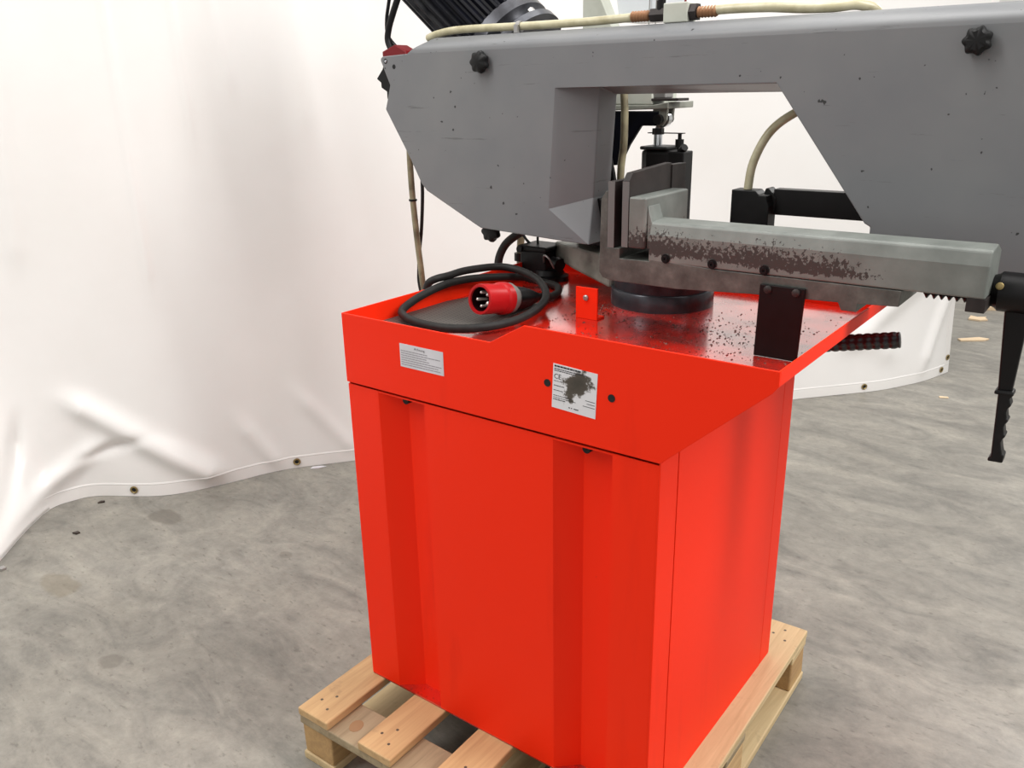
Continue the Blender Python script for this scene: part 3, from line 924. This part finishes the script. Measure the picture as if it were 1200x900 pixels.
def build_motor():
    ax = Vector((0.774, 0.0, -0.634)).normalized()
    R = 0.122
    nrm = Vector((0.634, 0, 0.774)).normalized()
    p0 = Vector((-0.402, 0.775, 1.524)) + nrm * R          # on the axis
    st = p0 - ax * 0.26
    fins = lambda a, h: 1.0 - 0.085 * (0.5 + 0.5 * math.tanh(3.0 * math.cos(30 * a)))
    mt = lathe('motor', st, ax, [(0, 0), (0, R), (0.44, R), (0.44, R * 0.88)], 'motor_black', SAW, 240, lobes=fins, smooth=False)
    mt['label'] = 'black finned electric motor set at an angle'
    lathe('fan_cover', st, -ax, [(0, R * 0.98), (0.06, R * 0.98), (0.075, R * 0.85), (0.075, 0)], 'motor_black', mt, 48)
    lathe('end_bell', st + ax * 0.44, ax, [(-0.004, R * 0.88), (0.0, R * 0.99), (0.03, R * 0.99), (0.045, R * 0.86), (0.06, R * 0.80)], 'oily_steel', mt, 48)
    fl = lathe('flange', st + ax * 0.50, ax, [(0, R * 0.7), (0, R * 1.02), (0.018, R * 1.02), (0.018, 0)], 'oily_steel', mt, 48)
    d, u, w = frame_of(ax)
    for k in range(8):
        a = math.pi * (k + 0.35) / 4
        q = st + ax * 0.50 + (u * math.cos(a) + w * math.sin(a)) * R * 0.93
        cyl('flange_bolt', q, q - ax * 0.014, 0.009, 'zinc', mt, 6, smooth=False)
    # gear case joining motor and bow
    box('gear_case', -0.26, -0.06, 0.601, 0.80, 1.20, 1.44, 'dirty_casting', mt, bevel=0.01)


def build_rear():
    # limit switch at the end of the bow
    sw = prism('limit_switch', [(-0.432, 1.458), (-0.432, 1.475), (-0.386, 1.490), (-0.352, 1.474), (-0.345, 1.440)], 0.585, 0.63, 'switch_red', SAW, bevel=0.002)
    sw['label'] = 'red limit switch with black cables at the bow end'
    prism('switch_body', [(-0.462, 1.410), (-0.440, 1.432), (-0.425, 1.458), (-0.345, 1.458), (-0.345, 1.36), (-0.428, 1.36), (-0.428, 1.378), (-0.447, 1.388), (-0.447, 1.400)], 0.588, 0.628, 'black_plastic', sw, bevel=0.002)
    tube('cable', [(-0.36, 0.60, 1.66), (-0.375, 0.60, 1.61), (-0.40, 0.60, 1.565), (-0.418, 0.60, 1.53), (-0.424, 0.60, 1.50), (-0.408, 0.60, 1.470)], 0.0082, 'black_plastic', sw, 12)
    tube('cable', [(-0.405, 0.61, 1.66), (-0.42, 0.61, 1.60), (-0.434, 0.61, 1.55), (-0.430, 0.61, 1.51), (-0.385, 0.61, 1.470)], 0.0045, 'black_plastic', sw, 10)
    # hoses hanging behind the tray
    hh = tube('return_hose', [(-0.38, 0.62, 1.34), (-0.388, 0.62, 1.25), (-0.389, 0.62, 1.16), (-0.384, 0.62, 1.06), (-0.372, 0.62, 0.93), (-0.355, 0.62, 0.83), (-0.29, 0.63, 0.66), (-0.10, 0.64, 0.56), (0.05, 0.635, 0.55), (0.15, 0.588, 0.55)], 0.0085, 'dirty_hose', SAW, 12)
    hh['label'] = 'yellowed hose hanging behind the tray'
    tube('hanging_cable', [(-0.34, 0.63, 1.34), (-0.362, 0.635, 1.22), (-0.364, 0.635, 1.12), (-0.375, 0.635, 1.02), (-0.392, 0.635, 0.92), (-0.385, 0.635, 0.83), (-0.30, 0.64, 0.62), (-0.10, 0.65, 0.52), (0.05, 0.645, 0.50), (0.2, 0.588, 0.50)], 0.0048, 'rubber_cable', SAW, 10)
    lathe('cable_tie', (-0.3865, 0.62, 1.098), (0, 0, 1), [(0, 0.0088), (0, 0.0112), (0.005, 0.0112), (0.005, 0.0088)], 'black_plastic', hh, 14)
    # coolant pump box on the tray
    pb = box('pump_box', -0.004, 0.072, 0.585, 0.655, ZF + 0.012, 1.008, 'black_plastic', SAW, bevel=0.004)
    pb['label'] = 'small black box with hoses at the back of the tray'
    box('pump_box_lid', -0.008, 0.077, 0.580, 0.660, 1.008, 1.020, 'black_plastic', pb, bevel=0.003)
    lathe('pump_foot', (0.060, 0.615, ZF), (0, 0, 1), [(0, 0), (0, 0.050), (0.010, 0.050), (0.014, 0.040), (0.026, 0.036), (0.026, 0)], 'black_metal', pb, 32)
    lathe('lid_screw', (0.0015, 0.580, 1.011), (0, -1, 0), [(0, 0.008), (0.006, 0.008), (0.006, 0)], 'black_metal', pb, 14)
    lathe('gland', (0.082, 0.60, 0.988), (1, -0.4, -0.2), [(0, 0.010), (0.02, 0.012), (0.022, 0.016), (0.034, 0.016), (0.034, 0)], 'black_metal', pb, 16)
    tube('wire_loop', [(0.070, 0.583, 0.985), (0.082, 0.565, 1.005), (0.100, 0.560, 1.000), (0.104, 0.575, 0.975)], 0.0022, 'zinc', pb, 8)
    tube('pump_hose', [(-0.085, 0.60, 0.940), (-0.088, 0.61, 0.975), (-0.075, 0.62, 1.008), (-0.045, 0.625, 1.033), (-0.01, 0.63, 1.052), (0.03, 0.64, 1.075)], 0.0105, 'rubber_cable', pb, 12)
    tube('pump_hose', [(0.005, 0.62, 1.016), (-0.012, 0.62, 1.030), (-0.025, 0.62, 1.05), (-0.03, 0.63, 1.08)], 0.0035, 'rubber_cable', pb, 8)
    tube('pump_hose', [(0.026, 0.62, 1.018), (0.026, 0.62, 1.04), (0.028, 0.63, 1.07)], 0.0030, 'rubber_cable', pb, 8)
    tube('hose_stub', [(-0.062, 0.665, 0.937), (-0.062, 0.665, 0.98), (-0.060, 0.668, 1.03), (-0.055, 0.67, 1.08)], 0.0095, 'dirty_hose', pb, 12)
    lathe('hose_clamp', (-0.062, 0.665, 0.962), (0, 0, 1), [(0, 0.010), (0, 0.0155), (0.020, 0.0155), (0.020, 0.010)], 'black_metal', pb, 16)
    # pivot arm and hydraulic damper seen through the bow opening
    pa = prism('pivot_arm', [(0.040, 1.340), (0.245, 1.3385), (0.238, 1.440), (0.040, 1.440)], 0.775, 0.90, 'pale_enamel', SAW, bevel=0.003)
    pa['label'] = 'pale enamelled pivot arm behind the bow'
    prism('arm_rib', [(0.06, 1.3240), (0.286, 1.3300), (0.286, 1.345), (0.245, 1.3385), (0.06, 1.3385)], 0.772, 0.905, 'dirty_casting', pa, bevel=0.002)
    prism('arm_web', [(0.05, 1.325), (0.262, 1.325), (0.256, 1.292), (0.215, 1.292), (0.184, 1.247), (0.160, 1.200), (0.05, 1.190)], 0.776, 0.790, 'motor_black', pa, bevel=0.003)
    box('limit_plate', 0.240, 0.310, 0.775, 0.83, 1.347, 1.353, 'dark_steel', pa, bevel=0.001)
    box('limit_block', 0.238, 0.275, 0.78, 0.82, 1.353, 1.385, 'zinc', pa, bevel=0.003)
    for y in (0.778, 0.808):
        prism('clevis_cheek', [(0.244, 1.332), (0.282, 1.333), (0.280, 1.305), (0.270, 1.292), (0.258, 1.288), (0.247, 1.300)], y, y + 0.009, 'dirty_casting', pa, bevel=0.001)
    cyl('clevis_pin', (0.263, 0.765, 1.307), (0.263, 0.830, 1.307), 0.011, 'black_metal', pa, 20)
    dm = prism('hydraulic_damper', [(0.219, 0.774), (0.240, 0.762), (0.298, 0.770), (0.298, 0.845), (0.219, 0.845)], 0.985, 1.238, 'black_metal', SAW, axis='z', bevel=0.008)
    dm['label'] = 'black hydraulic feed damper with chromed rod'
    prism('damper_cap', [(0.216, 0.772), (0.240, 0.758), (0.290, 0.766), (0.290, 0.845), (0.216, 0.845)], 1.238, 1.246, 'black_plastic', dm, axis='z', bevel=0.003)
    cyl('piston_rod', (0.250, 0.798, 1.245), (0.250, 0.798, 1.282), 0.0105, 'chrome', dm, 20)
    cyl('rod_nut', (0.250, 0.798, 1.272), (0.250, 0.798, 1.286), 0.014, 'black_metal', dm, 6, smooth=False)
    lathe('rod_eye', (0.263, 0.790, 1.307), (0, 1, 0), [(0, 0.010), (0, 0.019), (0.016, 0.019), (0.016, 0.010)], 'chrome', dm, 28)
    cyl('rod_eye_neck', (0.251, 0.798, 1.284), (0.259, 0.798, 1.296), 0.009, 'zinc', dm, 14)
    raw('valve_strip', *box_data(0.226, 0.318, 0.790, 0.803, 1.2745, 1.2765), 'dark_steel', dm)
    cyl('valve_spindle', (0.307, 0.797, 1.236), (0.307, 0.797, 1.274), 0.0045, 'black_metal', dm, 12)
    cyl('valve_cap', (0.307, 0.797, 1.244), (0.307, 0.797, 1.262), 0.010, 'black_plastic', dm, 16)
    cyl('valve_knob', (0.318, 0.785, 1.236), (0.330, 0.778, 1.246), 0.009, 'black_metal', dm, 12)
    box('valve_body', 0.292, 0.332, 0.770, 0.820, 1.02, 1.236, 'black_plastic', dm, bevel=0.003)
    # operator box on its bracket, behind the bow
    cb = prism('control_box', [(0.074, 1.530), (0.190, 1.530), (0.215, 1.78), (0.035, 1.78)], 0.905, 1.02, 'grey_enamel_light', SAW, bevel=0.004)
    cb['label'] = 'pale control box behind the bow'
    prism('box_bracket', [(-0.003, 1.44), (0.115, 1.44), (0.072, 1.536), (0.030, 1.62), (-0.003, 1.62)], 0.86, 0.903, 'pale_enamel', cb, bevel=0.002)
    for x in (0.160, 0.178):
        cyl('conduit', (x, 0.900, 1.50), (x + 0.004, 0.900, 1.75), 0.0012, 'dull_grey_plastic', cb, 8)
    # column carrying everything down to the tray
    box('column', 0.02, 0.19, 0.76, 0.90, 0.62, 1.07, 'dirty_casting', SAW, bevel=0.006)
    box('column_bracket', 0.0, 0.30, D, 0.90, 0.62, 0.90, 'red_paint', SAW, bevel=0.003)
    box('damper_shelf', 0.18, 0.34, TB, 0.86, 0.965, 0.985, 'dark_steel', SAW, bevel=0.002)
    # swivel lock handle with a knobbly grip
    p0, p1 = Vector((0.705, 0.565, 0.886)), Vector((0.885, 0.590, 0.920))
    d, u, w = frame_of(p1 - p0)
    L = (p1 - p0).length
    v, f = [], []
    seg, rings = 48, 90
    for i in range(rings + 1):
        h = L * i / rings
        for k in range(seg):
            a = 2 * math.pi * k / seg
            bmp = math.tanh(4 * math.sin(h * math.pi / 0.015 + a * 4) * math.sin(h * math.pi / 0.015 - a * 4))
            r = 0.0150 + 0.0014 * bmp
            if i in (0, rings):
                r = 0.0145
            v.append(tuple(p0 + d * h + (u * math.cos(a) + w * math.sin(a)) * r))
        if i:
            b0 = (i - 1) * seg
            f += [(b0 + k, b0 + (k + 1) % seg, b0 + seg + (k + 1) % seg, b0 + seg + k) for k in range(seg)]
    f += [tuple(range(seg))[::-1], tuple(range(len(v) - seg, len(v)))]
    gr = raw('lock_handle', v, f, 'grip_rubber', SAW, smooth=True)
    gr['label'] = 'black knobbly rubber grip sticking out below the tray'


build_cabinet()
build_tray()
build_labels()
build_vice()
build_bow()
build_hoses()
build_motor()
build_rear()


# ------------------------------------------------------------------ power cable with plug
def build_cable():
    O = Vector((0.185, 0.195, 0.9875))
    a = Vector((0.045, 0.965, -0.165)).normalized()
    L = 0.165
    t = thing('power_cable', (0.15, 0.30, ZF), 'coiled black power cable with a red five pin plug lying on the tray', 'cable')
    pl = lathe('plug', O, a, [(0.004, 0.0242), (0.0, 0.0250), (0.0, 0.0300), (0.004, 0.0308), (0.058, 0.0300), (0.062, 0.0335), (0.078, 0.0335), (0.080, 0.028), (0.080, 0)], 'plug_red', t, 44)
    pl['label'] = 'red round five pin plug'
    lathe('plug_bore', O, a, [(0.0385, 0), (0.0385, 0.0236), (0.004, 0.0242)], 'plug_dark', pl, 36)
    d, u, w = frame_of(a)
    for k in range(5):
        an = 2 * math.pi * k / 5 + 0.5
        p = O + (u * math.cos(an) + w * math.sin(an)) * 0.0145
        r = 0.0032 if k else 0.0040
        lathe('contact_pin', p + a * 0.009, a, [(-0.001, 0), (0, r * 0.8), (0.001, r), (0.031, r)], 'pin_metal', pl, 12)
    lathe('plug_collar', O, a, [(0.080, 0.030), (0.083, 0.0315), (0.092, 0.0315), (0.097, 0.026), (0.104, 0.025)], 'dull_grey_plastic', t, 36, lobes=lambda an, h: 1 + 0.02 * math.cos(8 * an))
    lathe('plug_handle', O, a, [(0.090, 0.0250), (0.125, 0.0245), (0.150, 0.020), (0.165, 0.016), (0.182, 0.011), (0.182, 0)], 'black_plastic', t, 36, lobes=lambda an, h: 1 + 0.04 * math.cos(6 * an))
    end = O + a * 0.175
    pts = [tuple(end), tuple(end + a * 0.02 + Vector((0.002, 0, 0.001))), (0.196, 0.420, 0.9485), (0.190, 0.462, 0.9480), (0.155, 0.515, 0.9480), (0.116, 0.530, 0.9490), (0.094, 0.515, 0.9550), (0.063, 0.490, 0.965),
           (0.028, 0.412, 0.974), (0.0165, 0.335, 0.980), (0.0155, 0.262, 0.9785), (0.0155, 0.183, 0.965), (0.034, 0.128, 0.9535), (0.107, 0.097, 0.9505), (0.192, 0.101, 0.9505), (0.240, 0.147, 0.9505), (0.262, 0.213, 0.9525),
           (0.259, 0.289, 0.9590), (0.229, 0.363, 0.9675), (0.159, 0.437, 0.976), (0.089, 0.468, 0.985), (0.034, 0.455, 0.992), (0.010, 0.368, 0.9965), (0.006, 0.305, 0.9945), (0.000, 0.275, 0.9930), (-0.012, 0.262, 0.984), (-0.020, 0.262, 0.960), (-0.024, 0.27, 0.90), (-0.028, 0.34, 0.75), (-0.030, 0.50, 0.62), (-0.02, 0.62, 0.55)]
    cb = tube('cable_sheath', pts, 0.0085, 'rubber_cable', t, 12, 10)


build_cable()


# ------------------------------------------------------------------ swarf and litter
def build_bits():
    V, F = [], []
    spots = [(0.64, 0.36, 0.10, 0.12, 420), (0.33, 0.40, 0.04, 0.04, 260), (0.45, 0.16, 0.12, 0.06, 260), (0.28, 0.38, 0.025, 0.03, 200), (0.36, 0.075, 0.04, 0.03, 200), (0.27, 0.40, 0.06, 0.05, 260), (0.40, 0.10, 0.10, 0.05, 220), (0.30, 0.46, 0.07, 0.05, 160), (0.62, 0.40, 0.10, 0.10, 160), (0.15, 0.42, 0.08, 0.05, 120), (0.33, 0.30, 0.14, 0.12, 160), (0.68, 0.22, 0.06, 0.06, 60)]
    for cx, cy, sx, sy, n in spots:
        for _ in range(n):
            x, y = rng.normal(cx, sx), rng.normal(cy, sy)
            if not (0.01 < x < 0.78 and 0.01 < y < 0.7) or math.hypot(x - 0.401, y - 0.555) < 0.115:
                continue
            if x < 0.285 and y < 0.62 and not (x > 0.26 and y < 0.085):
                continue
            if (0.30 < x < 0.38 and 0.33 < y < 0.385) or (0.70 < x < 0.80 and 0.28 < y < 0.31):
                continue
            r = rng.uniform(0.0004, 0.0017)
            a = rng.uniform(0, 6.28)
            b = len(V)
            ca, sa = math.cos(a), math.sin(a)
            z = ZF + 0.0002
            V += [(x + r * ca * 1.8, y + r * sa * 1.8, z), (x - r * sa, y + r * ca, z), (x - r * ca * 1.8, y - r * sa * 1.8, z), (x + r * 0.2, y, z + r * 1.1)]
            F += [(b, b + 1, b + 3), (b + 1, b + 2, b + 3), (b + 2, b, b + 3), (b, b + 2, b + 1)]
    o = raw('metal_swarf', V, F, 'swarf_metal')
    tag(o, 'dark metal swarf scattered over the red tray floor', 'swarf', kind='stuff')

    def chip(name, x, y, pts, h, ang, mat, label, cat):
        ca, sa = math.cos(ang), math.sin(ang)
        q = [(x + px * ca - py * sa, y + px * sa + py * ca) for px, py in pts]
        ob = prism(name, q, 0.0, h, mat, axis='z', bevel=0.001)
        tag(ob, label, cat)
    chip('wood_chip', 0.455, 4.60, [(-0.05, -0.03), (0.01, -0.045), (0.055, -0.015), (0.04, 0.02), (0.05, 0.05), (0.0, 0.03), (-0.035, 0.055)], 0.010, 0.2, 'chip_wood', 'broad ragged wood chip on the floor beyond the tarpaulin edge', 'wood chip')
    chip('wood_chip', 0.535, 4.12, [(-0.10, -0.02), (0.03, -0.025), (0.07, 0.0), (0.03, 0.035), (-0.10, 0.015)], 0.008, 0.65, 'chip_wood', 'long pointed wood sliver lying beside the tarpaulin edge', 'wood chip')
    chip('wood_plank', 0.72, 5.05, [(-0.40, -0.05), (0.40, -0.05), (0.40, 0.05), (-0.40, 0.05)], 0.022, 0.45, 'chip_wood', 'short wooden plank on the floor behind the clamping lever', 'plank')
    chip('wood_chip', 0.588, 3.03, [(-0.02, -0.008), (0.02, -0.006), (0.018, 0.008), (-0.018, 0.01)], 0.004, 0.4, 'chip_wood', 'tiny wood splinter on the floor in front of the tarpaulin corner', 'wood chip')
    chip('grit_pebble', -1.469, 0.047, [(-0.012, -0.006), (0.006, -0.009), (0.013, 0.002), (0.0, 0.008)], 0.006, 0.4, 'swarf_metal', 'small dark pebble alone on the floor near the tarpaulin fold', 'pebble')
    chip('paint_fleck', -1.205, 0.865, [(-0.03, -0.006), (0.0, -0.010), (0.032, -0.002), (0.012, 0.008), (-0.02, 0.009)], 0.003, 0.9, 'label_white', 'white paint fleck on the floor under a tarpaulin eyelet', 'paint fleck')
    chip('grit_pebble', -1.435, -0.205, [(-0.014, -0.008), (0.010, -0.010), (0.014, 0.004), (-0.004, 0.010)], 0.008, 0.3, 'zinc', 'grey pebble where the hem curls towards the stand', 'pebble')
    chip('grit_pebble', -1.618, 0.215, [(-0.012, -0.006), (0.010, -0.005), (0.011, 0.003), (-0.004, 0.007)], 0.006, 0.9, 'swarf_metal', 'dark crumb lying right against the tarpaulin hem', 'pebble')


build_bits()
